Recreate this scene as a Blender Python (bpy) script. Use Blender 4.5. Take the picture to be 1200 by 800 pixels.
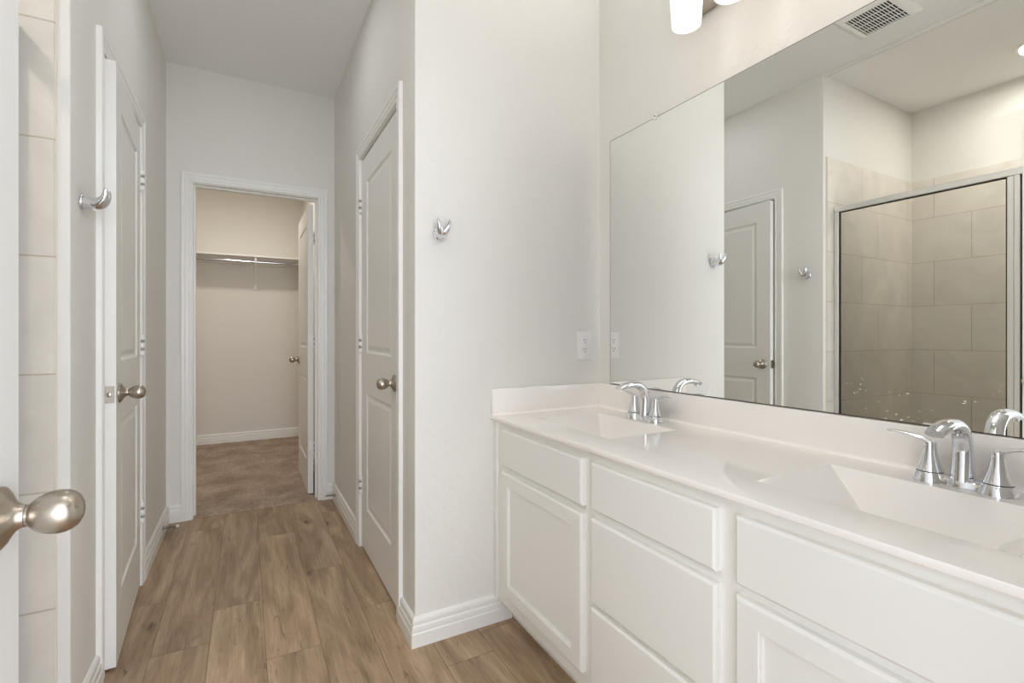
import bpy, bmesh, math, random
from mathutils import Vector, Matrix
for o in list(bpy.data.objects): bpy.data.objects.remove(o)
S = bpy.context.scene
COL = S.collection
random.seed(7)

# ------------------------------------------------------------ camera, world, lights, exposure
cam_d = bpy.data.cameras.new('camera'); cam = bpy.data.objects.new('camera', cam_d); COL.objects.link(cam)
F_PX, YAW, V0, CX = 570.63, 28.644, 392.58, 600.34
cam.location = (0, 0, 1.12)
cam.rotation_euler = (math.radians(90), 0, math.radians(-YAW))
cam_d.sensor_fit = 'HORIZONTAL'; cam_d.sensor_width = 36.0
cam_d.lens = 36.0 * F_PX / 1200.0
cam_d.shift_x = (600 - CX) / 1200.0
cam_d.shift_y = (V0 - 400) / 1200.0
cam_d.clip_start = 0.02
S.camera = cam

S.view_settings.view_transform = 'Standard'
S.view_settings.look = 'None'
S.view_settings.gamma = 1.0
S.view_settings.use_curve_mapping = False
S.view_settings.exposure = 0.3
S.cycles.max_bounces = 14; S.cycles.diffuse_bounces = 8; S.cycles.glossy_bounces = 6
S.cycles.transparent_max_bounces = 12
S.cycles.caustics_reflective = False; S.cycles.caustics_refractive = False
S.cycles.sample_clamp_indirect = 6.0

w = bpy.data.worlds.new('daylight'); S.world = w; w.use_nodes = True
w.node_tree.nodes['Background'].inputs[0].default_value = (0.85, 0.905, 1.0, 1)
w.node_tree.nodes['Background'].inputs[1].default_value = 2.5

def lamp(name, kind, loc, energy, color=(1, 1, 1), rot=(0, 0, 0), **kw):
    d = bpy.data.lights.new(name, kind); d.energy = energy; d.color = color
    for k, v in kw.items(): setattr(d, k, v)
    o = bpy.data.objects.new(name, d); o.location = loc; o.rotation_euler = rot; COL.objects.link(o); return o
R90 = math.radians(90)
# added area light for assumed daylight from the unseen bedroom behind the entry doorway
lamp('bedroom_fill_light', 'AREA', (1.05, -4.0, 1.55), 175, (0.865, 0.925, 1.0), (math.radians(90), 0, math.radians(0)), shape='RECTANGLE', size=3.0, size_y=2.2)
# added fill light at the bath ceiling, no lamp known there
lamp('bath_fill_light', 'AREA', (0.30, 0.75, 2.735), 2.2, (0.88, 0.93, 1.0), (0, 0, 0), shape='DISK', size=0.30)
# added light at the hall ceiling, put in to brighten the hall
lamp('hall_fill_light', 'AREA', (0.06, 2.42, 2.735), 1.55, (0.87, 0.925, 1.0), (0, 0, 0), shape='DISK', size=0.16)
# extra lamp standing in for the upward glow of the vanity light's frosted shades
lamp('vanity_glow_fill', 'AREA', (1.20, 0.76, 2.32), 4.6, (1.0, .985, .97), (math.radians(180), math.radians(-12), 0), shape='RECTANGLE', size=.10, size_y=.55)
# recessed lamp in the shower
lamp('shower_lamp_light', 'AREA', (-1.14, 0.98, 2.725), 7.0, (1.0, 0.97, 0.91), (0, 0, 0), shape='DISK', size=0.14)
# lamp on the closet ceiling
lamp('closet_lamp_light', 'AREA', (-0.1, 4.62, 2.70), 10.5, (1.0, 0.93, 0.86), (0, 0, 0), shape='DISK', size=0.22)

# ------------------------------------------------------------ materials
def lin(c):
    return tuple(((x / 255) / 12.92 if x / 255 <= .04045 else ((x / 255 + .055) / 1.055) ** 2.4) for x in c) + (1.0,)

class N:
    def __init__(s, name):
        s.m = bpy.data.materials.new(name); s.m.use_nodes = True
        s.t = s.m.node_tree; s.b = s.t.nodes['Principled BSDF']; s.out = s.t.nodes['Material Output']
    def n(s, ty, **kw):
        x = s.t.nodes.new(ty)
        for k, v in kw.items():
            if k.startswith('i_'):
                key = k[2:]; key = int(key) if key.isdigit() else key.replace('_', ' ')
                x.inputs[key].default_value = v
            else: setattr(x, k, v)
        return x
    def l(s, a, b): s.t.links.new(a, b)
    def bump(s, h, strength, dist=.002):
        b = s.n('ShaderNodeBump'); b.inputs['Strength'].default_value = strength; b.inputs['Distance'].default_value = dist
        s.l(h, b.inputs['Height']); s.l(b.outputs[0], s.b.inputs['Normal'])
    def coord(s): return s.n('ShaderNodeTexCoord').outputs['Object']

def simple(name, col, rough=.5, metal=0.0, spec=.5, coat=0.0):
    k = N(name); k.b.inputs['Base Color'].default_value = lin(col)
    k.b.inputs['Roughness'].default_value = rough; k.b.inputs['Metallic'].default_value = metal
    k.b.inputs['Specular IOR Level'].default_value = spec
    k.b.inputs['Coat Weight'].default_value = coat
    return k

def wall_paint(name, col, strength=.3, scale=34):
    k = simple(name, col, .65, spec=.3)
    c = k.coord()
    a = k.n('ShaderNodeTexNoise', i_Scale=scale, i_Detail=3.0, i_Roughness=.55); k.l(c, a.inputs['Vector'])
    r = k.n('ShaderNodeValToRGB'); k.l(a.outputs['Fac'], r.inputs[0])
    r.color_ramp.elements[0].position = .47; r.color_ramp.elements[1].position = .60
    b = k.n('ShaderNodeTexNoise', i_Scale=scale * 7, i_Detail=2.0); k.l(c, b.inputs['Vector'])
    m = k.n('ShaderNodeMath', operation='MULTIPLY_ADD'); m.inputs[1].default_value = .25
    k.l(b.outputs['Fac'], m.inputs[0]); k.l(r.outputs[0], m.inputs[2])
    k.bump(m.outputs[0], strength, .0016)
    return k.m

def satin_paint(name, col, rough=.38):
    k = simple(name, col, rough, spec=.45)
    c = k.coord()
    a = k.n('ShaderNodeTexNoise', i_Scale=180.0, i_Detail=2.0); k.l(c, a.inputs['Vector'])
    k.bump(a.outputs['Fac'], .04, .001)
    return k.m

M = {}
M['wall'] = wall_paint('white_wall_paint', (229, 227, 222))
M['ceiling'] = wall_paint('ceiling_paint', (240, 240, 238), .2, 40)
M['closet_wall'] = wall_paint('closet_wall_paint', (226, 222, 214), .2)
M['trim'] = satin_paint('white_trim_paint', (236, 235, 231), .35)
M['door'] = satin_paint('white_door_paint', (233, 232, 228), .4)
M['cabinet'] = satin_paint('cabinet_paint', (238, 237, 232), .42)

def metal(name, col, rough, brushed=0.0):
    k = simple(name, col, rough, 1.0)
    if brushed:
        a = k.n('ShaderNodeTexNoise', i_Scale=900.0, i_Detail=1.0); k.l(k.coord(), a.inputs['Vector'])
        mr = k.n('ShaderNodeMapRange'); k.l(a.outputs['Fac'], mr.inputs[0])
        mr.inputs[3].default_value = rough - brushed; mr.inputs[4].default_value = rough + brushed
        k.l(mr.outputs[0], k.b.inputs['Roughness'])
    else:
        a = k.n('ShaderNodeTexNoise', i_Scale=60.0); k.l(k.coord(), a.inputs['Vector'])
        mr = k.n('ShaderNodeMapRange'); k.l(a.outputs['Fac'], mr.inputs[0])
        mr.inputs[3].default_value = rough * .7; mr.inputs[4].default_value = rough * 1.3
        k.l(mr.outputs[0], k.b.inputs['Roughness'])
    return k.m
M['chrome'] = metal('polished_chrome', (226, 228, 232), .045)
M['nickel'] = metal('satin_nickel', (184, 174, 162), .31)
M['aluminium'] = metal('bright_aluminium', (240, 239, 236), .40)
M['rod'] = metal('closet_rod_chrome', (200, 200, 200), .15)
M['dark'] = simple('dark_gap', (28, 26, 25), .7).m
M['hinge_shade'] = simple('painted_hinge_shade', (150, 147, 141), .6).m
M['gasket'] = simple('black_gasket', (30, 29, 28), .5).m
M['plastic'] = simple('white_plastic', (238, 237, 234), .3).m
M['vent_plastic'] = simple('vent_white_plastic', (240, 239, 235), .45).m
M['rubber'] = simple('white_rubber', (235, 233, 228), .6).m

k = N('mirror_silver'); k.b.inputs['Base Color'].default_value = (.945, .955, .93, 1); k.b.inputs['Metallic'].default_value = 1
k.b.inputs['Roughness'].default_value = 0.0; M['mirror'] = k.m
M['mirror_edge'] = simple('mirror_edge_glass', (70, 58, 46), .4).m
M['spot'] = simple('dried_water_spot', (246, 246, 244), .5).m

# cultured marble
k = simple('cultured_marble', (249, 245, 240), .08, spec=.5, coat=.25)
a = k.n('ShaderNodeTexNoise', i_Scale=5.0, i_Detail=4.0); k.l(k.coord(), a.inputs['Vector'])
r = k.n('ShaderNodeValToRGB'); k.l(a.outputs['Fac'], r.inputs[0])
r.color_ramp.elements[0].color = lin((248, 243, 238)); r.color_ramp.elements[1].color = lin((250, 246, 241)); k.l(r.outputs[0], k.b.inputs['Base Color'])
k.b.inputs['Coat Roughness'].default_value = .05
M['marble'] = k.m

# wood plank: per-plank tone and grain offset from face attributes
k = N('oak_plank_floor')
geo = k.coord()
rnd = k.n('ShaderNodeAttribute', attribute_name='tone'); off = k.n('ShaderNodeAttribute', attribute_name='shift')
sep = k.n('ShaderNodeSeparateXYZ'); k.l(geo, sep.inputs[0])
cy = k.n('ShaderNodeMath', operation='MULTIPLY_ADD'); cy.inputs[1].default_value = 37.0
k.l(off.outputs['Fac'], cy.inputs[0]); k.l(sep.outputs[1], cy.inputs[2])
comb = k.n('ShaderNodeCombineXYZ'); k.l(sep.outputs[0], comb.inputs[0]); k.l(cy.outputs[0], comb.inputs[1]); k.l(off.outputs['Fac'], comb.inputs[2])
mp1 = k.n('ShaderNodeMapping'); mp1.inputs['Scale'].default_value = (7.0, .95, 9.0); k.l(comb.outputs[0], mp1.inputs[0])
n1 = k.n('ShaderNodeTexNoise', i_Scale=1.6, i_Detail=5.0, i_Roughness=.55, i_Distortion=1.3); k.l(mp1.outputs[0], n1.inputs['Vector'])
mp2 = k.n('ShaderNodeMapping'); mp2.inputs['Scale'].default_value = (70.0, 2.4, 9.0); k.l(comb.outputs[0], mp2.inputs[0])
n2 = k.n('ShaderNodeTexNoise', i_Scale=2.0, i_Detail=6.0, i_Roughness=.65, i_Distortion=.8); k.l(mp2.outputs[0], n2.inputs['Vector'])
rp = k.n('ShaderNodeValToRGB'); k.l(n1.outputs['Fac'], rp.inputs[0])
e = rp.color_ramp.elements; e[0].position = .28; e[0].color = lin((132, 108, 84)); e[1].position = .72; e[1].color = lin((188, 163, 135))
e2 = rp.color_ramp.elements.new(.5); e2.color = lin((163, 138, 111))
# fine streaks
st = k.n('ShaderNodeMapRange'); k.l(n2.outputs['Fac'], st.inputs[0]); st.inputs[1].default_value = .3; st.inputs[2].default_value = .7
st.inputs[3].default_value = .78; st.inputs[4].default_value = 1.14
mx = k.n('ShaderNodeMix', data_type='RGBA', blend_type='MULTIPLY'); mx.inputs[0].default_value = 1.0
k.l(rp.outputs[0], mx.inputs[6]); k.l(st.outputs[0], mx.inputs[7])
# dark cracks and knots
mp3 = k.n('ShaderNodeMapping'); mp3.inputs['Scale'].default_value = (20.0, 2.6, 5.0); k.l(comb.outputs[0], mp3.inputs[0])
n3 = k.n('ShaderNodeTexNoise', i_Scale=1.5, i_Detail=4.0, i_Roughness=.6, i_Distortion=2.0); k.l(mp3.outputs[0], n3.inputs['Vector'])
kr = k.n('ShaderNodeMapRange'); k.l(n3.outputs['Fac'], kr.inputs[0]); kr.inputs[1].default_value = .62; kr.inputs[2].default_value = .72
kr.inputs[3].default_value = 0; kr.inputs[4].default_value = .55
mx2 = k.n('ShaderNodeMix', data_type='RGBA'); k.l(kr.outputs[0], mx2.inputs[0]); k.l(mx.outputs[2], mx2.inputs[6]); mx2.inputs[7].default_value = lin((84, 64, 48))
# scattered knots with a dark heart and thin cracks along the grain
mp4 = k.n('ShaderNodeMapping'); mp4.inputs['Scale'].default_value = (6.2, 2.7, 3.0); k.l(comb.outputs[0], mp4.inputs[0])
wn = k.n('ShaderNodeTexNoise', i_Scale=6.0, i_Detail=3.0); k.l(mp4.outputs[0], wn.inputs['Vector'])
wm = k.n('ShaderNodeMix', data_type='RGBA', blend_type='LINEAR_LIGHT'); wm.inputs[0].default_value = .10; k.l(mp4.outputs[0], wm.inputs[6]); k.l(wn.outputs['Color'], wm.inputs[7])
vo = k.n('ShaderNodeTexVoronoi', i_Scale=1.0); k.l(wm.outputs[2], vo.inputs['Vector'])
kn = k.n('ShaderNodeMapRange'); k.l(vo.outputs['Distance'], kn.inputs[0]); kn.inputs[1].default_value = .03; kn.inputs[2].default_value = .13; kn.inputs[3].default_value = .8; kn.inputs[4].default_value = 0
sc = k.n('ShaderNodeSeparateColor'); k.l(vo.outputs['Color'], sc.inputs[0])
gt = k.n('ShaderNodeMath', operation='GREATER_THAN'); gt.inputs[1].default_value = .55; k.l(sc.outputs[0], gt.inputs[0])
km = k.n('ShaderNodeMath', operation='MULTIPLY'); k.l(kn.outputs[0], km.inputs[0]); k.l(gt.outputs[0], km.inputs[1])
mp5 = k.n('ShaderNodeMapping'); mp5.inputs['Scale'].default_value = (55.0, 3.4, 5.0); k.l(comb.outputs[0], mp5.inputs[0])
n5 = k.n('ShaderNodeTexNoise', i_Scale=1.3, i_Detail=3.0, i_Distortion=1.2); k.l(mp5.outputs[0], n5.inputs['Vector'])
ck = k.n('ShaderNodeMapRange'); k.l(n5.outputs['Fac'], ck.inputs[0]); ck.inputs[1].default_value = .67; ck.inputs[2].default_value = .73; ck.inputs[3].default_value = 0; ck.inputs[4].default_value = .6
mk = k.n('ShaderNodeMath', operation='MAXIMUM'); k.l(km.outputs[0], mk.inputs[0]); k.l(ck.outputs[0], mk.inputs[1])
mx4 = k.n('ShaderNodeMix', data_type='RGBA'); k.l(mk.outputs[0], mx4.inputs[0]); k.l(mx2.outputs[2], mx4.inputs[6]); mx4.inputs[7].default_value = lin((66, 52, 41))
# plank tone
tn = k.n('ShaderNodeMapRange'); k.l(rnd.outputs['Fac'], tn.inputs[0]); tn.inputs[3].default_value = .84; tn.inputs[4].default_value = 1.18
mx3 = k.n('ShaderNodeMix', data_type='RGBA', blend_type='MULTIPLY'); mx3.inputs[0].default_value = 1.0
k.l(mx4.outputs[2], mx3.inputs[6]); k.l(tn.outputs[0], mx3.inputs[7]); k.l(mx3.outputs[2], k.b.inputs['Base Color'])
k.b.inputs['Roughness'].default_value = .45; k.b.inputs['Specular IOR Level'].default_value = .4
k.bump(n2.outputs['Fac'], .12, .001)
M['wood'] = k.m
M['groove'] = simple('plank_groove', (92, 73, 56), .8).m

# carpet
k = simple('taupe_carpet', (158, 138, 122), .95, spec=.1)
c = k.coord()
a = k.n('ShaderNodeTexNoise', i_Scale=4.5, i_Detail=5.0, i_Distortion=.3); k.l(c, a.inputs['Vector'])
b = k.n('ShaderNodeTexNoise', i_Scale=48.0, i_Detail=6.0, i_Roughness=.8); k.l(c, b.inputs['Vector'])
r = k.n('ShaderNodeValToRGB'); k.l(a.outputs['Fac'], r.inputs[0])
r.color_ramp.elements[0].position = .33; r.color_ramp.elements[0].color = lin((158, 140, 124)); r.color_ramp.elements[1].position = .68; r.color_ramp.elements[1].color = lin((188, 169, 152))
mr = k.n('ShaderNodeMapRange'); k.l(b.outputs['Fac'], mr.inputs[0]); mr.inputs[1].default_value = .3; mr.inputs[2].default_value = .7; mr.inputs[3].default_value = .62; mr.inputs[4].default_value = 1.3
mx = k.n('ShaderNodeMix', data_type='RGBA', blend_type='MULTIPLY'); mx.inputs[0].default_value = 1.0
k.l(r.outputs[0], mx.inputs[6]); k.l(mr.outputs[0], mx.inputs[7]); k.l(mx.outputs[2], k.b.inputs['Base Color'])
k.bump(b.outputs['Fac'], .8, .006)
M['carpet'] = k.m

# shower tile: large running bond of soft grey-beige stone
def tile_mat(name, axis, shift):
    k = N(name); c = k.coord()
    sp = k.n('ShaderNodeSeparateXYZ'); k.l(c, sp.inputs[0])
    cb = k.n('ShaderNodeCombineXYZ'); k.l(sp.outputs[axis], cb.inputs[0]); k.l(sp.outputs[2], cb.inputs[1])
    mp = k.n('ShaderNodeMapping'); mp.inputs['Location'].default_value = (shift, -.077, 0); k.l(cb.outputs[0], mp.inputs[0])
    br = k.n('ShaderNodeTexBrick', offset=.6667, offset_frequency=2, squash=1.0)
    k.l(mp.outputs[0], br.inputs['Vector'])
    br.inputs['Scale'].default_value = 1.0; br.inputs['Mortar Size'].default_value = .0024; br.inputs['Mortar Smooth'].default_value = .2
    br.inputs['Brick Width'].default_value = .612; br.inputs['Row Height'].default_value = .313; br.inputs['Bias'].default_value = 0
    br.inputs['Color1'].default_value = lin((227, 221, 212)); br.inputs['Color2'].default_value = lin((221, 215, 206)); br.inputs['Mortar'].default_value = lin((198, 186, 169))
    nz = k.n('ShaderNodeTexNoise', i_Scale=3.2, i_Detail=6.0, i_Roughness=.6, i_Distortion=1.5); k.l(c, nz.inputs['Vector'])
    mr = k.n('ShaderNodeMapRange'); k.l(nz.outputs['Fac'], mr.inputs[0]); mr.inputs[1].default_value = .3; mr.inputs[2].default_value = .7; mr.inputs[3].default_value = .91; mr.inputs[4].default_value = 1.06
    mx = k.n('ShaderNodeMix', data_type='RGBA', blend_type='MULTIPLY'); mx.inputs[0].default_value = 1.0
    k.l(br.outputs['Color'], mx.inputs[6]); k.l(mr.outputs[0], mx.inputs[7]); k.l(mx.outputs[2], k.b.inputs['Base Color'])
    k.b.inputs['Roughness'].default_value = .38
    inv = k.n('ShaderNodeMath', operation='SUBTRACT'); inv.inputs[0].default_value = 1.0; k.l(br.outputs['Fac'], inv.inputs[1])
    k.bump(inv.outputs[0], .5, .002)
    return k.m
M['tile_x'] = tile_mat('shower_tile_end', 0, 1.057 + .612)
M['tile_y'] = tile_mat('shower_tile_back', 1, -1.394 + .612 * 3)
M['pan'] = simple('shower_pan_acrylic', (232, 230, 225), .3).m

# clear glass as a thin sheet: mostly lets through, mirrors a little
k = N('clear_glass'); k.t.nodes.remove(k.b)
tr = k.n('ShaderNodeBsdfTransparent'); tr.inputs[0].default_value = (.98, .985, .968, 1)
gl = k.n('ShaderNodeBsdfGlossy'); gl.inputs['Roughness'].default_value = .0
fr = k.n('ShaderNodeFresnel', i_IOR=1.45); ms = k.n('ShaderNodeMixShader')
k.l(fr.outputs[0], ms.inputs[0]); k.l(tr.outputs[0], ms.inputs[1]); k.l(gl.outputs[0], ms.inputs[2]); k.l(ms.outputs[0], k.out.inputs[0])
M['glass'] = k.m

def emis(name, col, s, base=(240, 238, 232)):
    k = simple(name, base, .4); k.b.inputs['Emission Color'].default_value = lin(col); k.b.inputs['Emission Strength'].default_value = s; return k.m
M['shade'] = emis('frosted_lit_glass', (255, 240, 226), .62)
M['bulb'] = emis('lit_bulb', (255, 244, 230), 1.7)
M['can_lens'] = emis('lit_recessed_lens', (255, 244, 225), 5.0)

# ------------------------------------------------------------ mesh helpers
def bx(bm, x0, x1, y0, y1, z0, z1):
    v = [bm.verts.new(p) for p in ((x0, y0, z0), (x1, y0, z0), (x1, y1, z0), (x0, y1, z0), (x0, y0, z1), (x1, y0, z1), (x1, y1, z1), (x0, y1, z1))]
    return [bm.faces.new([v[i] for i in q]) for q in ((0, 3, 2, 1), (4, 5, 6, 7), (0, 1, 5, 4), (1, 2, 6, 5), (2, 3, 7, 6), (3, 0, 4, 7))]

def rbox(bm, x0, x1, y0, y1, z0, z1, r, seg=2):
    f = bx(bm, x0, x1, y0, y1, z0, z1)
    es = list({e for a in f for e in a.edges})
    bmesh.ops.bevel(bm, geom=es, offset=r, segments=seg, affect='EDGES', profile=.5)

def obj(name, bm, mat, parent=None, smooth=False, angle=35, loc=None, rot=None):
    bmesh.ops.recalc_face_normals(bm, faces=bm.faces)
    me = bpy.data.meshes.new(name); bm.to_mesh(me); bm.free()
    for m in (mat if isinstance(mat, (list, tuple)) else [mat]): me.materials.append(m)
    o = bpy.data.objects.new(name, me); COL.objects.link(o)
    if smooth:
        for p in me.polygons: p.use_smooth = True
        me.set_sharp_from_angle(angle=math.radians(angle))
    if parent: o.parent = parent
    if loc: o.location = loc
    if rot: o.rotation_euler = rot
    return o

def tag(o, label, cat, group=None, kind=None):
    o['label'] = label; o['category'] = cat
    if group: o['group'] = group
    if kind: o['kind'] = kind
    return o

def thing(name, label, cat, loc=(0, 0, 0), rot=(0, 0, 0), group=None, kind=None):
    o = bpy.data.objects.new(name, None); COL.objects.link(o); o.location = loc; o.rotation_euler = rot
    o.empty_display_size = .05
    return tag(o, label, cat, group, kind)

def struct(name, bm, mat, label, cat, **kw):
    return tag(obj(name, bm, mat, **kw), label, cat, kind='structure')

def copy_tree(root, loc, label, rot=None):
    r = root.copy(); COL.objects.link(r); r.location = loc; r['label'] = label
    if rot is not None: r.rotation_euler = rot
    def rec(src, dst):
        for ch in list(src.children):
            c = ch.copy(); COL.objects.link(c); c.parent = dst; rec(ch, c)
    rec(root, r); return r

def lathe(bm, prof, seg=32, mat=None, cap0=True, cap1=True):
    """prof: (radius, height) along local z; mat maps to place"""
    T = mat or Matrix.Identity(4); rings = []
    for r, h in prof:
        rings.append([bm.verts.new(T @ Vector((r * math.cos(2 * math.pi * i / seg), r * math.sin(2 * math.pi * i / seg), h))) for i in range(seg)])
    for a, b in zip(rings, rings[1:]):
        for i in range(seg): bm.faces.new([a[i], a[(i + 1) % seg], b[(i + 1) % seg], b[i]])
    if cap0: bm.faces.new(rings[0][::-1])
    if cap1: bm.faces.new(rings[-1])

def sweep(bm, pts, rads, seg=14, up=Vector((0, 1, 0)), cap=True):
    """tube along pts with elliptical section: rads entries (a across, b in the bend plane)"""
    pts = [Vector(p) for p in pts]; rings = []
    for i, p in enumerate(pts):
        t = (pts[min(i + 1, len(pts) - 1)] - pts[max(i - 1, 0)]).normalized()
        side = (up - t * up.dot(t)).normalized(); nn = t.cross(side)
        a, b = rads[i] if isinstance(rads[i], tuple) else (rads[i], rads[i])
        rings.append([bm.verts.new(p + side * (a * math.cos(2 * math.pi * j / seg)) + nn * (b * math.sin(2 * math.pi * j / seg))) for j in range(seg)])
    for a, b in zip(rings, rings[1:]):
        for j in range(seg): bm.faces.new([a[j], a[(j + 1) % seg], b[(j + 1) % seg], b[j]])
    if cap:
        bm.faces.new(rings[0][::-1]); bm.faces.new(rings[-1])

def spline(ctrl, n=8):
    c = [Vector(p) for p in ctrl]; c = [2 * c[0] - c[1]] + c + [2 * c[-1] - c[-2]]; out = []
    for i in range(1, len(c) - 2):
        for k in range(n):
            t = k / n; p0, p1, p2, p3 = c[i - 1:i + 3]
            out.append(.5 * (2 * p1 + (p2 - p0) * t + (2 * p0 - 5 * p1 + 4 * p2 - p3) * t * t + (3 * p1 - p0 - 3 * p2 + p3) * t ** 3))
    out.append(c[-2]); return out

def interp(vals, n):
    """resample list of tuples to the spline's count"""
    out = []; L = len(vals) - 1
    for i in range(L):
        for k in range(n):
            t = k / n; out.append(tuple(a + (b - a) * t for a, b in zip(vals[i], vals[i + 1])))
    out.append(tuple(vals[-1])); return out

def panel_face(bm, T, w, h, panels, prof, edge=None):
    """A face in local (u,v,n): width w, height h, with panels sunk by prof [(inset, depth)], outline eased by edge [(inset, depth)].
    T maps (u,v,n) to the object's space."""
    V = {}
    def vt(u, v, n):
        key = (round(u, 5), round(v, 5), round(n, 5))
        if key not in V: V[key] = bm.verts.new(T @ Vector((u, v, n)))
        return V[key]
    def rect(r, n): u0, u1, v0, v1 = r; return [vt(u0, v0, n), vt(u1, v0, n), vt(u1, v1, n), vt(u0, v1, n)]
    def ring(a, b):
        for i in range(4): bm.faces.new([a[i], a[(i + 1) % 4], b[(i + 1) % 4], b[i]])
    outer = (0, w, 0, h); n0 = 0.0
    if edge:
        prev = rect(outer, -edge[0][1])
        for ins, d in edge[1:]:
            r = (ins, w - ins, ins, h - ins); cur = rect(r, -d); ring(prev, cur); prev = cur
        outer = r
    us = sorted({outer[0], outer[1]} | {p[0] for p in panels} | {p[1] for p in panels})
    vs = sorted({outer[2], outer[3]} | {p[2] for p in panels} | {p[3] for p in panels})
    for i in range(len(us) - 1):
        for j in range(len(vs) - 1):
            cu, cv = (us[i] + us[i + 1]) / 2, (vs[j] + vs[j + 1]) / 2
            if not any(p[0] < cu < p[1] and p[2] < cv < p[3] for p in panels):
                bm.faces.new(rect((us[i], us[i + 1], vs[j], vs[j + 1]), 0))
    for p in panels:
        prev = rect(p, 0)
        for ins, d in prof:
            cur = rect((p[0] + ins, p[1] - ins, p[2] + ins, p[3] - ins), -d); ring(prev, cur); prev = cur
        bm.faces.new(prev)

def base_run(bm, path, prof):
    """sweep a baseboard profile (out, z) along a plan polyline; the room lies to the LEFT of the path"""
    P = [Vector(p) for p in path]; offs = []
    for i in range(len(P)):
        ns = []
        if i > 0: d = (P[i] - P[i - 1]).normalized(); ns.append(Vector((-d.y, d.x)))
        if i < len(P) - 1: d = (P[i + 1] - P[i]).normalized(); ns.append(Vector((-d.y, d.x)))
        if len(ns) == 2: m = (ns[0] + ns[1]).normalized(); offs.append(m / m.dot(ns[0]))
        else: offs.append(ns[0])
    rings = [[bm.verts.new((p.x + o.x * t, p.y + o.y * t, z)) for t, z in prof] for p, o in zip(P, offs)]
    for a, b in zip(rings, rings[1:]):
        for j in range(len(prof) - 1): bm.faces.new([a[j], a[j + 1], b[j + 1], b[j]])
        bm.faces.new([a[-1], a[0], b[0], b[-1]])
    bm.faces.new(rings[0]); bm.faces.new(rings[-1][::-1])
BASE = [(0.0, 0.0), (.017, 0.0), (.017, .046), (.0155, .049), (.0125, .051), (.0145, .054), (.0145, .068), (.013, .073), (.0095, .076), (.0095, .079), (.0115, .082), (.0115, .092), (.009, .099), (.004, .104), (0.0, .105)]
CASE = [(0, 0), (0, .0095), (.003, .011), (.011, .0115), (.013, .0095), (.015, .0095), (.018, .012), (.032, .0135), (.036, .0125), (.039, .0155), (.053, .0165), (.057, .014), (.057, 0)]

def casing(bm, T, w0, w1, zt, z0=0.0):
    """door casing; local (s along wall, z, n out of wall)"""
    rings = []
    for o, t in CASE:
        rings.append([bm.verts.new(T @ Vector(q)) for q in ((w0 - o, z0, t), (w0 - o, zt + o, t), (w1 + o, zt + o, t), (w1 + o, z0, t))])
    for a, b in zip(rings, rings[1:]):
        for j in range(3): bm.faces.new([a[j], a[j + 1], b[j + 1], b[j]])
    for j in (0, 3): bm.faces.new([r[j] for r in rings])

def M4(cx, cy, cz, org):
    """matrix sending local axes to the given world vectors"""
    m = Matrix((cx, cy, cz)).transposed().to_4x4(); m.translation = Vector(org); return m

# ------------------------------------------------------------ dimensions
XV, XR, XL, YB, YC, ZC, YS = 1.3754, .5342, -.4194, 1.7119, 3.534, 2.748, 1.7357
YCL, XCL = 5.856, .548           # closet back wall, closet right wall
XSB, YSN = -1.552, .20           # shower back wall and near end
YE = -.03                        # entry wall face
T = .115

# ------------------------------------------------------------ floor
bm = bmesh.new()
tone = bm.faces.layers.float.new('tone'); shift = bm.faces.layers.float.new('shift')
PW = .178; G = .0006
joints = {}
def plank_rows():
    x = .061 - PW * 9; i = -9
    while x < 1.5:
        yield i, x, x + PW
        x += PW; i += 1
fixed = {-1: [1.10, 2.32, 3.54], 0: [1.88, 3.03], -2: [.865, 2.085, 3.305], -3: [1.28, 2.50], 1: [1.27, 2.49], 2: [.83, 2.05, 3.27], 3: [1.55, 2.77]}
tones = {(-1, 1): .78, (-1, 2): .42, (0, 1): .82, (0, 2): .36, (0, 0): .6, (1, 1): .45, (1, 2): .5, (-2, 1): .5, (-2, 2): .55, (-2, 0): .6, (-3, 1): .4, (-3, 2): .66}
for i, x0, x1 in plank_rows():
    js = fixed.get(i)
    if not js:
        s0 = random.uniform(.3, 1.3); js = [s0 + 1.22 * q for q in range(3)]
    ys = [-.6] + sorted(set([j for j in js if -.5 < j < 3.6] + [js[0] - 1.22])) + [3.66]
    ys = [y for y in ys if y >= -.6]
    for a, b in zip(ys, ys[1:]):
        tv = tones.get((i, sum(1 for j in js if j <= a + .01)), random.choice([.3, .4, .5, .6, .7, .8])); sv = random.random()
        fl = [bm.verts.new(p) for p in ((x0 + G, a + G, 0), (x1 - G, a + G, 0), (x1 - G, b - G, 0), (x0 + G, b - G, 0))]
        f = bm.faces.new(fl); f[tone] = tv; f[shift] = sv
        lo = [bm.verts.new(p) for p in ((x0, a, -.0012), (x1, a, -.0012), (x1, b, -.0012), (x0, b, -.0012))]
        for q in range(4):
            g = bm.faces.new([lo[q], lo[(q + 1) % 4], fl[(q + 1) % 4], fl[q]]); g.material_index = 1
gx = bx(bm, -1.7, 1.5, -.6, 3.66, -.06, -.0015)
for f in gx: f.material_index = 1
struct('floor', bm, [M['wood'], M['groove']], 'brown oak-look plank flooring of the bathroom and hall', 'floor')

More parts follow.
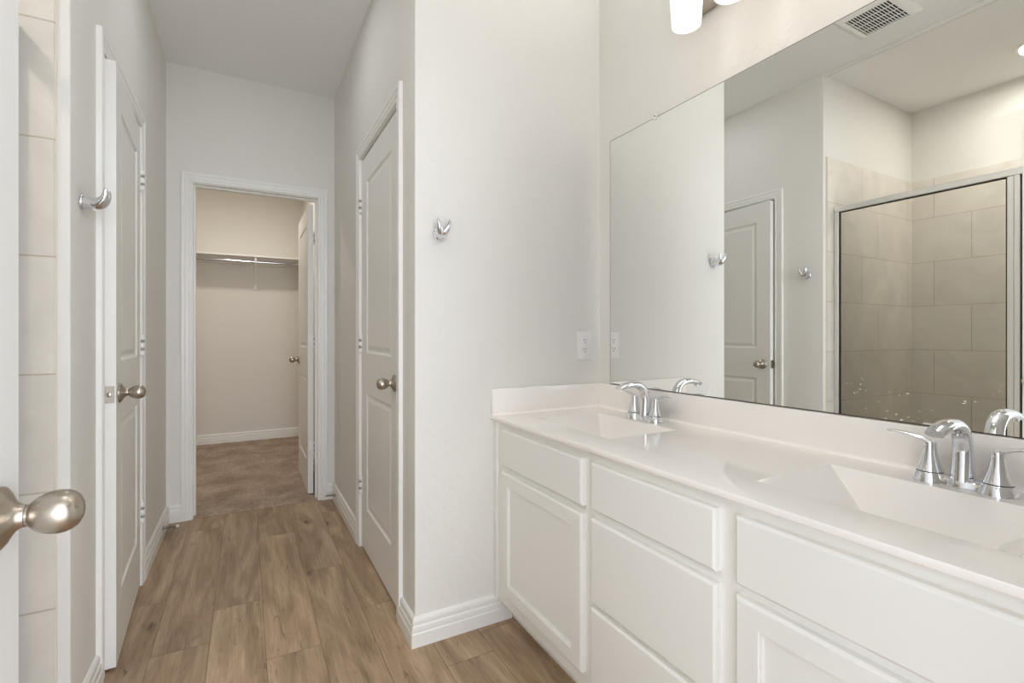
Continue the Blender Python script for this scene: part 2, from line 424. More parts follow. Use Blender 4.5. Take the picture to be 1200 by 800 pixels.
bm = bmesh.new()
nx, ny = 90, 120
x0, x1, y0, y1 = -1.35, XCL, YC + .006, YCL
grid = [[None] * (ny + 1) for _ in range(nx + 1)]
from mathutils import noise
for i in range(nx + 1):
    for j in range(ny + 1):
        x = x0 + (x1 - x0) * i / nx; y = y0 + (y1 - y0) * (j / ny) ** 1.0
        z = .008 + .004 * noise.noise(Vector((x * 60, y * 60, 1))) + .002 * noise.noise(Vector((x * 9, y * 9, 3)))
        if j == 0: y += .004 * noise.noise(Vector((x * 90, 0, 7))); z = .005 + .002 * noise.noise(Vector((x * 90, 5, 2)))
        grid[i][j] = bm.verts.new((x, y, z))
for i in range(nx):
    for j in range(ny): bm.faces.new([grid[i][j], grid[i + 1][j], grid[i + 1][j + 1], grid[i][j + 1]])
low = [bm.verts.new((g[0].co.x, g[0].co.y, -.002)) for g in grid]
for i in range(nx): bm.faces.new([low[i], low[i + 1], grid[i + 1][0], grid[i][0]])
bm2 = bmesh.new(); bx(bm2, -1.4, .75, 3.66, 6.0, -.06, -.004)
struct('floor_closet', bm2, M['groove'], 'floor slab under the closet carpet', 'floor')
tag(obj('carpet', bm, M['carpet'], smooth=True, angle=80), 'taupe plush carpet on the closet floor beyond the open doorway', 'carpet', kind='stuff')

# ------------------------------------------------------------ walls and ceiling
def wall_with_door(bm, axis, p0, p1, a0, a1, o0, o1, oz):
    """wall slab between p0..p1 in thickness, a0..a1 along, with an opening o0..o1 up to oz"""
    def b(s0, s1, z0, z1):
        if axis == 'y': bx(bm, p0, p1, s0, s1, z0, z1)
        else: bx(bm, s0, s1, p0, p1, z0, z1)
    b(a0, o0, -.02, ZC); b(o1, a1, -.02, ZC); b(o0, o1, oz, ZC)

# hall doors: rough openings are lined by the jambs below
LD0, LD1 = 2.055, 2.703          # left door jamb faces (along y)
RD0, RD1 = 1.930, 2.650          # right door
CD0, CD1 = -.284, .424           # closet door (along x)
ZO = 2.046                       # head jamb underside
J = .016
bm = bmesh.new(); wall_with_door(bm, 'y', XL - T, XL, YS + T, YC, LD0 - J, LD1 + J, ZO + J)
struct('wall_left', bm, M['wall'], 'white textured hall wall on the left with the ajar door', 'wall')

def corner_slab(x0, x1, y0, y1, z0, z1, which, r=.004):
    bm = bmesh.new(); bx(bm, x0, x1, y0, y1, z0, z1)
    es = [e for e in bm.edges if all(abs(v.co.x - which[0]) < 1e-5 and abs(v.co.y - which[1]) < 1e-5 for v in e.verts)]
    bmesh.ops.bevel(bm, geom=es, offset=r, segments=4, affect='EDGES', profile=.5)
    return bm
bm = corner_slab(XSB - T, XL, YS, YS + T, -.02, ZC, (XL, YS))
struct('wall_shower_end', bm, M['wall'], 'white wall with a rounded corner between the shower and the left hall wall', 'wall', smooth=True)
bm = bmesh.new(); bx(bm, XSB - T, XSB, YE - T, YC, -.02, ZC)
struct('wall_shower_back', bm, M['wall'], 'white wall at the back of the shower above the tile', 'wall')
bm = bmesh.new(); bx(bm, XSB, XL, YE, YSN, -.02, ZC)
struct('wall_shower_near', bm, M['wall'], 'white wall at the near end of the shower behind the entry door', 'wall')
bm = bmesh.new(); bx(bm, XL - .030, XL, YSN, YS, ZC - .016, ZC)
es = [e for e in bm.edges if all(v.co.z < ZC - .01 for v in e.verts) and abs(e.verts[0].co.x - e.verts[1].co.x) < 1e-5]
bmesh.ops.bevel(bm, geom=es, offset=.009, segments=4, affect='EDGES', profile=.5)
struct('wall_shower_header', bm, M['wall'], 'shallow white header across the top of the shower opening', 'wall', smooth=True)

bm = bmesh.new(); wall_with_door(bm, 'y', XR, XR + T, YB + T, YC, RD0 - J, RD1 + J, ZO + J)
struct('wall_right', bm, M['wall'], 'white textured hall wall on the right with the closed door', 'wall')
bm = corner_slab(XR, XV, YB, YB + T, -.02, ZC, (XR, YB))
struct('wall_end', bm, M['wall'], 'white textured wall at the far end of the vanity with hook and outlet', 'wall', smooth=True)
bm = bmesh.new(); bx(bm, XV, XV + T, YE - T, YC + T, -.02, ZC)
struct('wall_vanity', bm, M['wall'], 'white textured wall behind the mirror and vanity', 'wall')
bm = bmesh.new(); wall_with_door(bm, 'x', YC, YC + T, XSB - T, XV, CD0 - J, CD1 + J, ZO + J)
struct('wall_back', bm, M['wall'], 'white wall at the end of the hall around the closet doorway', 'wall')
bm = bmesh.new(); wall_with_door(bm, 'x', YE - T, YE, XSB, XV, -.275, .56, 2.06)
struct('wall_entry', bm, M['wall'], 'white wall with the entry doorway behind the camera', 'wall')
bm = bmesh.new(); bx(bm, -1.5, .70, YCL, YCL + .1, -.02, ZC)
struct('wall_closet_back', bm, M['closet_wall'], 'cream back wall of the closet with shelf and rod', 'wall')
bm = bmesh.new(); bx(bm, XCL, XCL + .1, YC + T, YCL, -.02, ZC)
struct('wall_closet_right', bm, M['closet_wall'], 'cream right wall of the closet behind its open door', 'wall')
bm = bmesh.new(); bx(bm, -1.45, -1.35, YC + T, YCL, -.02, ZC)
struct('wall_closet_left', bm, M['closet_wall'], 'cream left wall of the closet', 'wall')
bm = bmesh.new(); bx(bm, XSB - T, XV + T, YE - T, YCL + .1, ZC, ZC + .08)
struct('ceiling', bm, M['ceiling'], 'white textured ceiling of the hall and bathroom', 'ceiling')

# shower tile and pan
TT = .009; ZT = 2.235
bm = bmesh.new(); bx(bm, XSB + TT, XL - .028, YS - TT, YS, .06, ZT)
es = [e for e in bm.edges if all(abs(v.co.x - (XL - .028)) < 1e-4 and abs(v.co.y - (YS - TT)) < 1e-4 for v in e.verts)]
bmesh.ops.bevel(bm, geom=es, offset=.003, segments=2, affect='EDGES')
struct('wall_tile_end', bm, M['tile_x'], 'grey-beige stone-look tile on the far end wall of the shower', 'tile')
bm = bmesh.new(); bx(bm, XL - .028, XL - .0262, YS - .006, YS, .06, ZT + .003)
struct('trim_4', bm, simple('caulk', (228, 216, 198), .6).m, 'thin cream caulk line at the edge of the shower tile', 'trim')
bm = bmesh.new(); bx(bm, XSB, XSB + TT, YSN, YS, .06, ZT)
struct('wall_tile_back', bm, M['tile_y'], 'grey-beige stone-look tile on the back wall of the shower', 'tile')
bm = bmesh.new(); bx(bm, XSB + TT, XL - .028, YSN, YSN + TT, .06, ZT)
struct('wall_tile_near', bm, M['tile_x'], 'grey-beige stone-look tile on the near end wall of the shower', 'tile')
bm = bmesh.new()
rbox(bm, XSB + TT, -.60, YSN + TT, YS - TT, 0, .05, .004); rbox(bm, -.60, XL - .05, YSN + TT, YS - TT, 0, .11, .012, 3)
tag(obj('shower_pan', bm, M['pan'], smooth=True), 'white shower pan with a low curb on the floor under the glass', 'shower pan')

# ------------------------------------------------------------ trim: casings and jambs
def jamb(bm, axis, p0, p1, o0, o1, oz, stop_at, stop_w=.032):
    def b(s0, s1, q0, q1, z0, z1):
        if axis == 'y': bx(bm, q0, q1, s0, s1, z0, z1)
        else: bx(bm, s0, s1, q0, q1, z0, z1)
    b(o0 - J, o0, p0, p1, 0, oz + J); b(o1, o1 + J, p0, p1, 0, oz + J); b(o0, o1, p0, p1, oz, oz + J)
    a, c = stop_at, stop_at + stop_w
    b(o0, o0 + .01, a, c, 0, oz); b(o1 - .01, o1, a, c, 0, oz); b(o0 + .01, o1 - .01, a, c, oz - .01, oz)
def doorway_trim(name, label, axis, wall_p, n_sign, o0, o1, p0, p1, stop_at):
    root = thing(name, label, 'door frame', kind='structure')
    if axis == 'y': Tm = M4((0, 1, 0), (0, 0, 1), (n_sign, 0, 0), (wall_p, 0, 0))
    else: Tm = M4((1, 0, 0), (0, 0, 1), (0, n_sign, 0), (0, wall_p, 0))
    bm = bmesh.new(); casing(bm, Tm, o0 - .005, o1 + .005, ZO + .005); obj('casing', bm, M['trim'], root)
    bm = bmesh.new(); jamb(bm, axis, p0, p1, o0, o1, ZO, stop_at); obj('jamb', bm, M['trim'], root)
doorway_trim('trim_1', 'white moulded casing around the ajar door on the left hall wall', 'y', XL, 1, LD0, LD1, XL - T, XL, XL - .075)
doorway_trim('trim_2', 'white moulded casing around the closed door on the right hall wall', 'y', XR, -1, RD0, RD1, XR, XR + T, XR + .043)
doorway_trim('trim_3', 'white moulded casing around the closet doorway at the end of the hall', 'x', YC, -1, CD0, CD1, YC, YC + T, YC + .04)

# ------------------------------------------------------------ baseboards
def baseboard(name, path, label):
    bm = bmesh.new(); base_run(bm, path, BASE); struct(name, bm, M['trim'], label, 'baseboard')
oc = .062
baseboard('baseboard_left', [(XL, YC), (XL, LD1 + oc)], 'white stepped baseboard on the left hall wall beyond the ajar door')
baseboard('baseboard_left_near', [(XL, LD0 - oc), (XL, YS)], 'white stepped baseboard on the left hall wall before the ajar door')
baseboard('baseboard_back_left', [(CD0 - oc, YC), (XL + .017, YC)], 'short white baseboard left of the closet doorway')
baseboard('baseboard_back_right', [(XR - .017, YC), (CD1 + oc, YC)], 'short white baseboard right of the closet doorway')
baseboard('baseboard_right', [(XR, RD1 + oc), (XR, YC)], 'white stepped baseboard on the right hall wall beyond the closed door')
baseboard('baseboard_end', [(.926, YB), (XR, YB), (XR, RD0 - oc)], 'white stepped baseboard wrapping the corner beside the vanity')
baseboard('baseboard_closet', [(XCL, YCL), (-1.35, YCL)], 'white baseboard along the back wall of the closet')
baseboard('baseboard_closet_right', [(XCL, YC + T), (XCL, YCL - .017)], 'white baseboard along the right wall of the closet')

# ------------------------------------------------------------ doors
DT = .035
RAISED = [(.004, .0045), (.010, .007), (.014, .0075), (.018, .0070), (.034, .0025), (.037, .0022)]
KNOB = [(.0, 0), (.0335, 0), (.0345, .002), (.0340, .0045), (.0310, .0065), (.0295, .008), (.0235, .0110), (.0165, .0155), (.0130, .0205), (.0122, .0245),
        (.0112, .0250), (.0112, .0270), (.0135, .0280), (.0180, .0330), (.0215, .0395), (.0237, .0470), (.0243, .0530), (.0236, .0590), (.0213, .0650), (.0170, .0700), (.0100, .0735), (.003, .0748), (0.0005, .0749)]
def build_door(name, label, w, h, hinge_faces, panels, knob_z=.922, z_gap=.012, knob_scale=1.0, latch=True, hinge_z=(1.81, 1.075, .33)):
    """local frame: hinge axis at x=0, leaf extends +x, front face at y=0, leaf occupies y in 0..DT (front looks to -y)"""
    root = thing(name, label, 'door', kind='structure')
    bm = bmesh.new()
    Tf = M4((1, 0, 0), (0, 0, 1), (0, -1, 0), (0, 0, z_gap)); Tb = M4((1, 0, 0), (0, 0, 1), (0, 1, 0), (0, DT, z_gap))
    pl = [(p[0], p[1], p[2] - z_gap, p[3] - z_gap) for p in panels]; hh = h - z_gap
    panel_face(bm, Tf, w, hh, pl, RAISED); panel_face(bm, Tb, w, hh, pl, RAISED)
    for q in (((0, 0), (0, hh)), ((w, 0), (w, hh)), ((0, 0), (w, 0)), ((0, hh), (w, hh))):
        (a, b), (c, d) = q
        bm.faces.new([bm.verts.new(v) for v in ((a, 0, b + z_gap), (c, 0, d + z_gap), (c, DT, d + z_gap), (a, DT, b + z_gap))])
    bmesh.ops.remove_doubles(bm, verts=bm.verts, dist=1e-5)
    obj('door_leaf', bm, M['door'], root)
    for side, yy in ((-1, 0), (1, DT)):
        bm = bmesh.new(); Tm = M4((1, 0, 0), (0, 0, side), (0, side, 0), (w - .060, yy, knob_z)) if side > 0 else M4((1, 0, 0), (0, 0, 1), (0, -1, 0), (w - .060, yy, knob_z))
        lathe(bm, [(r * knob_scale + 1e-5, hgt * knob_scale) for r, hgt in KNOB], 36, Tm, cap0=False, cap1=True)
        kb = obj('door_knob', bm, M['nickel'], root, smooth=True, angle=50); kb['label'] = 'satin nickel egg-shaped knob'
    if latch:
        bm = bmesh.new(); rbox(bm, w - .0005, w + .0012, DT / 2 - .0125, DT / 2 + .0125, knob_z - .028, knob_z + .028, .0004)
        lp = obj('latch_plate', bm, M['nickel'], root); lp['label'] = 'satin nickel latch plate on the door edge'
        bm = bmesh.new(); rbox(bm, w, w + .009, DT / 2 - .006, DT / 2 + .006, knob_z - .008, knob_z + .008, .003); obj('latch_bolt', bm, M['nickel'], lp, smooth=True)
    yk = {'front': -.0078, 'back': DT + .0078}[hinge_faces]
    sg = -1 if hinge_faces == 'front' else 1
    for z in hinge_z:
        bm = bmesh.new()
        for q in range(5):
            lathe(bm, [(.0074, 0), (.0082, .0008), (.0082, .0168), (.0074, .0176)], 14, Matrix.Translation((-.0025, yk, z - .0445 + q * .01785)))
        for e0 in (-.0505, .0455): lathe(bm, [(.003, 0), (.0045, .0025), (.003, .005)], 12, Matrix.Translation((-.0025, yk, z + e0)))
        y0 = (0 if sg < 0 else DT)
        rbox(bm, -.0012, .0, min(y0, y0 - sg * .028), max(y0, y0 - sg * .028), z - .0445, z + .0445, .0004)
        rbox(bm, -.0145, .0125, min(y0 + sg * .0002, y0 + sg * .0022), max(y0 + sg * .0002, y0 + sg * .0022), z - .0445, z + .0445, .0004)
        hg = obj('hinge', bm, M['trim'], root, smooth=True, angle=50)
        for zc_ in (z - .0445 + 1.5 * .01785, z - .0445 + 3.5 * .01785):
            bm = bmesh.new(); lathe(bm, [(.00835, -.0062), (.00835, .0062)], 14, Matrix.Translation((-.0025, yk, zc_)))
            obj('knuckle_shade_band', bm, M['hinge_shade'], hg)  # grey band on the barrel, painting the shade in the hinge slot
    return root
PAN = lambda w, s=.118: [(s, w - s, .230, .822), (s, w - s, 1.030, 1.905)]
# door 1: left hall wall, hinged at the far side, ajar by three degrees
w1 = LD1 - LD0 - .010
d1 = build_door('door_1', 'white two-panel door standing slightly ajar on the left hall wall', w1, 2.035, 'front', PAN(w1, .105))
d1.location = (XL + .004, LD1 - .004, 0)
# local +x runs from the hinge towards -y, local -y (front) looks to +x
d1.rotation_euler = (0, 0, math.radians(-90 + 3.05))
# door 2: right hall wall, closed; hinged at the far side
w2 = RD1 - RD0 - .007
d2 = build_door('door_2', 'white two-panel door closed in the right hall wall beside the corner', w2, 2.035, 'front', PAN(w2), latch=False)
# door 3: closet door, open into the closet
w3 = CD1 - CD0 - .008
d3 = build_door('door_3', 'white two-panel closet door standing open into the closet', w3, 2.035, 'front', PAN(w3), hinge_z=(1.80, 1.075, .33))
# door 4: entry door at the left edge of the picture
d4 = build_door('door_4', 'white entry door edge with a large knob at the left edge of the picture', .81, 2.035, 'back', PAN(.81), knob_z=.918)

# ---- place doors 2..4 (mirrored leaves use a scale-free construction: rotate and flip roles of front/back)
def flip_local_y(root):
    for o in root.children_recursive:
        for v in o.data.vertices: v.co.y = -v.co.y
        o.data.flip_normals()
flip_local_y(d1)
d2.location = (XR + .003, RD1 - .004, 0); d2.rotation_euler = (0, 0, math.radians(-90))
# door 3: hinge at (CD1, YC+T); leaf runs +y, hinge knuckles on the closet side; front (knuckle face) looks to +x when open
d3.location = (CD1 - .011, YC + T + .024, 0); d3.rotation_euler = (0, 0, math.radians(90))
# door 4: leaf along y, face looking to +x, latch edge at y=.80
d4.location = (-.2408, -.010, 0); d4.rotation_euler = (0, 0, math.radians(90))

# ------------------------------------------------------------ closet fittings
bm = bmesh.new(); rbox(bm, -1.345, XCL - .001, 5.552, YCL - .001, 1.909, 1.926, .0015)
sh = tag(obj('closet_shelf', bm, M['trim']), 'long white shelf across the back wall of the closet', 'shelf')
bm = bmesh.new(); rbox(bm, -1.345, XCL - .001, YCL - .019, YCL - .001, 1.868, 1.909, .001)
obj('cleat', bm, M['trim'], sh)
bm = bmesh.new(); sweep(bm, [(-1.349, 5.585, 1.862), (XCL - .001, 5.585, 1.862)], [.0135, .0135], 18, Vector((0, 0, 1)))
rd = tag(obj('closet_rod', bm, M['rod'], smooth=True), 'chrome clothes rod hanging under the closet shelf', 'clothes rod')
for xx, sg in ((-1.349, 1), (XCL - .001, -1)):
    bm = bmesh.new(); lathe(bm, [(.024, 0), (.024, .006), (.017, .012)], 20, M4((0, 1, 0), (0, 0, sg), (sg, 0, 0), (xx, 5.585, 1.862)))
    obj('rod_flange', bm, M['rod'], rd, smooth=True)
br = thing('shelf_bracket', 'white bracket holding the closet shelf and rod at mid span', 'bracket', (.083, YCL, 1.75))
def loc(x, y, z): return (x - .083, y - YCL, z - 1.75)
bm = bmesh.new(); a = loc(.070, YCL - .022, 1.605); b = loc(.096, YCL - .0005, 1.668); rbox(bm, a[0], b[0], a[1], b[1], a[2], b[2], .002)
a = loc(.0765, YCL - .006, 1.60); b = loc(.0895, YCL - .0005, 1.867); bx(bm, a[0], b[0], a[1], b[1], a[2], b[2])
obj('wall_plate', bm, M['trim'], br)
bm = bmesh.new(); a = loc(.0765, 5.572, 1.901); b = loc(.0895, YCL - .02, 1.9085); bx(bm, a[0], b[0], a[1], b[1], a[2], b[2]); obj('arm', bm, M['trim'], br)
bm = bmesh.new(); sweep(bm, spline([loc(.083, YCL - .01, 1.64), loc(.083, 5.75, 1.70), loc(.083, 5.63, 1.80), loc(.083, 5.59, 1.835)], 5), [(.0065, .004)] * 16, 8, Vector((1, 0, 0))); obj('brace', bm, M['trim'], br)
bm = bmesh.new()
cup = [loc(.083, 5.585 + .0165 * math.cos(t), 1.862 + .0165 * math.sin(t)) for t in [math.radians(q) for q in range(180, 361, 15)]]
cup = [loc(.083, 5.5685, 1.903)] + cup + [loc(.083, 5.6015, 1.903)]
sweep(bm, cup, [(.009, .0025)] * len(cup), 8, Vector((1, 0, 0))); obj('rod_cup', bm, M['trim'], br)

# ------------------------------------------------------------ vanity
V0Y, V1Y = .075, YB - .002
van = thing('vanity_cabinet', 'long white painted vanity cabinet under the double sink countertop', 'cabinet', (1.1, .89, 0))
def vloc(o): o.location = (-1.1, -.89, 0); return o
XF = .862; ZB, ZTOP = .105, .7935
bm = bmesh.new(); bx(bm, XF, XF + .02, V0Y, V1Y, ZB, ZTOP); bx(bm, XF + .02, XV - .002, V0Y, V0Y + .018, ZB, ZTOP); bx(bm, XF + .02, XV - .002, V1Y - .018, V1Y, ZB, ZTOP)
bx(bm, XF + .02, XV - .002, V0Y + .018, V1Y - .018, ZB, ZB + .016); bx(bm, XV - .010, XV - .002, V0Y + .018, V1Y - .018, ZB + .016, ZTOP - .02)
bx(bm, XF + .002, XF + .02, V0Y, V1Y, ZB - .012, ZB)
vloc(obj('cabinet_body', bm, M['cabinet'], van))
bm = bmesh.new(); bx(bm, .932, .945, V0Y, V1Y, 0, ZB)
vloc(obj('toe_kick', bm, M['cabinet'], van))
bm = bmesh.new(); rbox(bm, .8515, XF + .01, 1.684, V1Y, ZB - .004, ZTOP, .003)
vloc(obj('filler_strip', bm, M['cabinet'], van))
EDGE = [(0, .019), (0, .0058), (.0008, .0042), (.0048, .0008), (.0062, 0)]
def front(name, y0, y1, z0, z1, panel=False, n=None):
    bm = bmesh.new()
    Tm = M4((0, -1, 0), (0, 0, 1), (-1, 0, 0), (.8435, y1, z0))
    w_, h_ = y1 - y0, z1 - z0
    ps = [(.050, w_ - .050, .046, h_ - .046)] if panel else []
    panel_face(bm, Tm, w_, h_, ps, [(.0012, .0035), (.0050, .0032), (.0062, .0085), (.0070, .0086)], EDGE)
    return vloc(obj(name, bm, M['cabinet'], van))
front('false_drawer', 1.133, 1.632, .628, .765)
front('cabinet_door', 1.133, 1.635, .147, .606, True)
front('drawer', .678, 1.091, .633, .764)
front('drawer', .677, 1.091, .373, .609)
front('drawer', .677, 1.091, .147, .360)
front('false_drawer', .150, .632, .630, .766)
front('cabinet_door', .150, .632, .147, .609, True)

# countertop with two integral sinks
ZK = .809
X0, X1 = .8369, XV - .0005
bas = [(.955, 1.238, .256, .664), (.955, 1.238, 1.141, 1.549)]
ct = thing('countertop', 'glossy cream cultured marble countertop with two sinks on the vanity', 'countertop', (1.1, .89, ZTOP))
def cloc(o): o.location = (-1.1, -.89, -ZTOP); return o
bm = bmesh.new()
Tm = M4((1, 0, 0), (0, 1, 0), (0, 0, 1), (X0, .065, ZK)); wx, wy = X1 - X0, (YB - .0005) - .065
holes = [(b[0] - X0, b[1] - X0, b[2] - .065, b[3] - .065) for b in bas]
def top_face(bm):
    V = {}
    def vt(u, v, n):
        kk = (round(u, 5), round(v, 5), round(n, 5))
        if kk not in V: V[kk] = bm.verts.new(Tm @ Vector((u, v, n)))
        return V[kk]
    e = .002
    us = sorted({e, wx} | {h[i] for h in holes for i in (0, 1)}); vs = sorted({e, wy} | {h[i] for h in holes for i in (2, 3)})
    for i in range(len(us) - 1):
        for j in range(len(vs) - 1):
            cu, cv = (us[i] + us[i + 1]) / 2, (vs[j] + vs[j + 1]) / 2
            if any(h[0] < cu < h[1] and h[2] < cv < h[3] for h in holes): continue
            bm.faces.new([vt(us[i], vs[j], 0), vt(us[i + 1], vs[j], 0), vt(us[i + 1], vs[j + 1], 0), vt(us[i], vs[j + 1], 0)])
    # front edge, eased
    prof = [(e, 0), (.0009, -.0003), (.0003, -.0009), (0, -.002), (0, -.0125), (.001, -.0145), (.003, -.0155), (.028, -.0155)]
    for (a, za), (b, zb) in zip(prof, prof[1:]):
        for j in range(len(vs) - 1): bm.faces.new([vt(a, vs[j], za), vt(a, vs[j + 1], za), vt(b, vs[j + 1], zb), vt(b, vs[j], zb)])
    bm.faces.new([vt(us[0], e, 0), vt(us[-1], e, 0), vt(us[-1], e, -.0155), vt(us[0], e, -.0155)])
top_face(bm)
cloc(obj('counter_slab', bm, M['marble'], ct, smooth=True, angle=40))
def rrect(x0, x1, y0, y1, r, z, n=5):
    out = []
    for cx, cy, a0 in ((x1 - r, y1 - r, 0), (x0 + r, y1 - r, 90), (x0 + r, y0 + r, 180), (x1 - r, y0 + r, 270)):
        for q in range(n + 1):
            t = math.radians(a0 + 90 * q / n); out.append(Vector((cx + r * math.cos(t), cy + r * math.sin(t), z)))
    return out
for bi, b in enumerate(bas):
    bm = bmesh.new()
    x0, x1, y0, y1 = b; yc = (y0 + y1) / 2
    # loops: sharp rim -> eased lip -> long sloping sides -> soft floor -> drain
    specs = [(0, 0, 0, 0, .0003, 0), (.0012, .0010, .0014, .0014, .0006, -.0006), (.0030, .0024, .0034, .0034, .001, -.0022),
             (.052, .052, .077, .077, .002, -.054), (.098, .100, .148, .148, .004, -.105), (.103, .106, .154, .154, .008, -.1085), (.110, .113, .162, .162, .010, -.110)]
    rings = [[bm.verts.new(p) for p in rrect(x0 + f, x1 - bk, y0 + l, y1 - r_, rr, ZK + z)] for f, bk, l, r_, rr, z in specs]
    n = len(rings[0])
    dc = Vector(((x0 + x1) / 2 - .002, yc, ZK - .1112))
    dr = [bm.verts.new(dc + Vector((.021 * math.cos(2 * math.pi * (q + .5) / n), .021 * math.sin(2 * math.pi * (q + .5) / n), 0))) for q in range(n)]
    rings.append(dr)
    for a, c in zip(rings, rings[1:]):
        for q in range(n): bm.faces.new([a[q], a[(q + 1) % n], c[(q + 1) % n], c[q]])
    bm.faces.new(rings[-1])
    sk = cloc(obj('sink_basin', bm, M['marble'], ct, smooth=True, angle=28))
    bm = bmesh.new(); lathe(bm, [(.0215, 0), (.0215, .002), (.017, .003), (.016, .001), (.012, .001), (.011, .005), (.002, .006)], 24, Matrix.Translation(dc))
    dn = obj('drain', bm, M['chrome'], sk, smooth=True); dn['label'] = 'round chrome drain'
bm = bmesh.new(); rbox(bm, XV - .0205, XV - .0008, .065, YB - .0008, ZK - .004, .911, .003, 2)
cloc(obj('backsplash', bm, M['marble'], ct, smooth=True))
bm = bmesh.new(); rbox(bm, X0 + .0015, XV - .0205, YB - .0205, YB - .0008, ZK - .004, .911, .003, 2)
cloc(obj('side_splash', bm, M['marble'], ct, smooth=True))
# coved fillet where the splashes meet the top
bm = bmesh.new(); rC = .008
def cove(pa, pb, n1):
    a, b = Vector(pa), Vector(pb); n1 = Vector(n1); rows = []
    for q in range(5):
        t = math.radians(90 * q / 4); off = n1 * (rC - rC * math.sin(t)) + Vector((0, 0, rC - rC * math.cos(t)))
        rows.append([bm.verts.new(a + off), bm.verts.new(b + off)])
    for r0, r1 in zip(rows, rows[1:]): bm.faces.new([r0[0], r0[1], r1[1], r1[0]])
cove((XV - .0205, .065, ZK), (XV - .0205, YB - .0205, ZK), (-1, 0, 0)); cove((X0 + .004, YB - .0205, ZK), (XV - .0205, YB - .0205, ZK), (0, -1, 0))
cloc(obj('cove', bm, M['marble'], ct, smooth=True))

# ------------------------------------------------------------ faucets
def make_faucet(label, pos):
    r = thing('faucet', label, 'faucet', pos, group='chrome centerset faucets')
    # low base: two round ends and a waist, one solid
    bm = bmesh.new(); n = 48; rings = []
    for z, g in ((0, .0), (.003, .0), (.017, -.0035), (.019, -.0055)):
        ring = []
        for q in range(n):
            t = 2 * math.pi * q / n
            y = .0540 * math.copysign(min(1, abs(math.sin(t)) ** .9), math.sin(t)) + (.0305 + g) * math.sin(t)
            # half width: round at +-0.0540, narrower between
            yy = abs(y); hw = max(.0235 - .006 * abs(math.sin(yy / .0540 * math.pi)), 0) + g if yy < .0540 else math.sqrt(max((.0305 + g) ** 2 - (yy - .0540) ** 2, 0))
            hw = min(hw, .0300 + g)
            ring.append(bm.verts.new((hw * (1 if math.cos(t) >= 0 else -1) * (1 if abs(math.cos(t)) > 1e-6 else 0), y, z)))
        rings.append(ring)
    for a, b in zip(rings, rings[1:]):
        for q in range(n): bm.faces.new([a[q], a[(q + 1) % n], b[(q + 1) % n], b[q]])
    bm.faces.new(rings[-1]); bm.faces.new(rings[0][::-1])
    obj('base_plate', bm, M['chrome'], r, smooth=True, angle=40)
    # spout
    c = [(0, 0, .012), (.002, 0, .045), (.002, 0, .082), (-.007, 0, .109), (-.030, 0, .1275), (-.062, 0, .1325), (-.096, 0, .1285), (-.124, 0, .1205)]
    rr = [(.0205, .0205), (.0185, .0185), (.0172, .0170), (.0168, .0155), (.0172, .0135), (.0180, .0118), (.0182, .0102), (.0160, .0080)]
    bm = bmesh.new(); sweep(bm, spline(c, 6), interp(rr, 6), 24, Vector((0, 1, 0)))
    sp = obj('spout', bm, M['chrome'], r, smooth=True, angle=50)
    bm = bmesh.new(); lathe(bm, [(.0095, 0), (.0095, .006), (.007, .007)], 20, Matrix.Translation((-.110, 0, .1125)))
    obj('aerator', bm, M['chrome'], sp, smooth=True)
    bm = bmesh.new(); lathe(bm, [(.0022, .0), (.0022, .052), (.0052, .055), (.0062, .060), (.0050, .065), (.0015, .067)], 14, Matrix.Translation((.026, 0, .015)))
    obj('lift_rod', bm, M['chrome'], r, smooth=True)
    for s in (-1, 1):
        bm = bmesh.new()
        lathe(bm, [(.0305, 0), (.0302, .003), (.0252, .0195), (.0247, .0205)], 32, Matrix.Translation((0, s * .0540, 0)))
        h = obj('handle', bm, M['chrome'], r, smooth=True, angle=40)
        bm = bmesh.new(); lathe(bm, [(.0228, .0), (.0228, .002)], 32, Matrix.Translation((0, s * .0540, .0203)))
        g = obj('gap_ring', bm, M['dark'], h)
        bm = bmesh.new(); lathe(bm, [(.0240, .0222), (.0230, .0245), (.0196, .033), (.0160, .044), (.0134, .056), (.0118, .067), (.0112, .076), (.0116, .081), (.0108, .0835), (.004, .0845)], 32, Matrix.Translation((0, s * .0540, 0)))
        cb = obj('handle_cone', bm, M['chrome'], h, smooth=True, angle=50)
        bm = bmesh.new()
        c = [(0, s * .048, .0795), (-.001, s * .062, .0850), (-.002, s * .084, .0920), (-.004, s * .108, .0955), (-.006, s * .130, .0955)]
        q = [(.0098, .0050), (.0092, .0050), (.0082, .0038), (.0074, .0028), (.0052, .0020)]
        sweep(bm, spline(c, 6), interp(q, 6), 16, Vector((1, 0, 0)))
        obj('lever', bm, M['chrome'], h, smooth=True, angle=50)
    return r
f1 = make_faucet('chrome two-handle faucet behind the far sink, below the mirror corner', (1.288, 1.340, ZK))
copy_tree(f1, (1.289, .434, ZK), 'chrome two-handle faucet behind the near sink at the right edge of the picture')

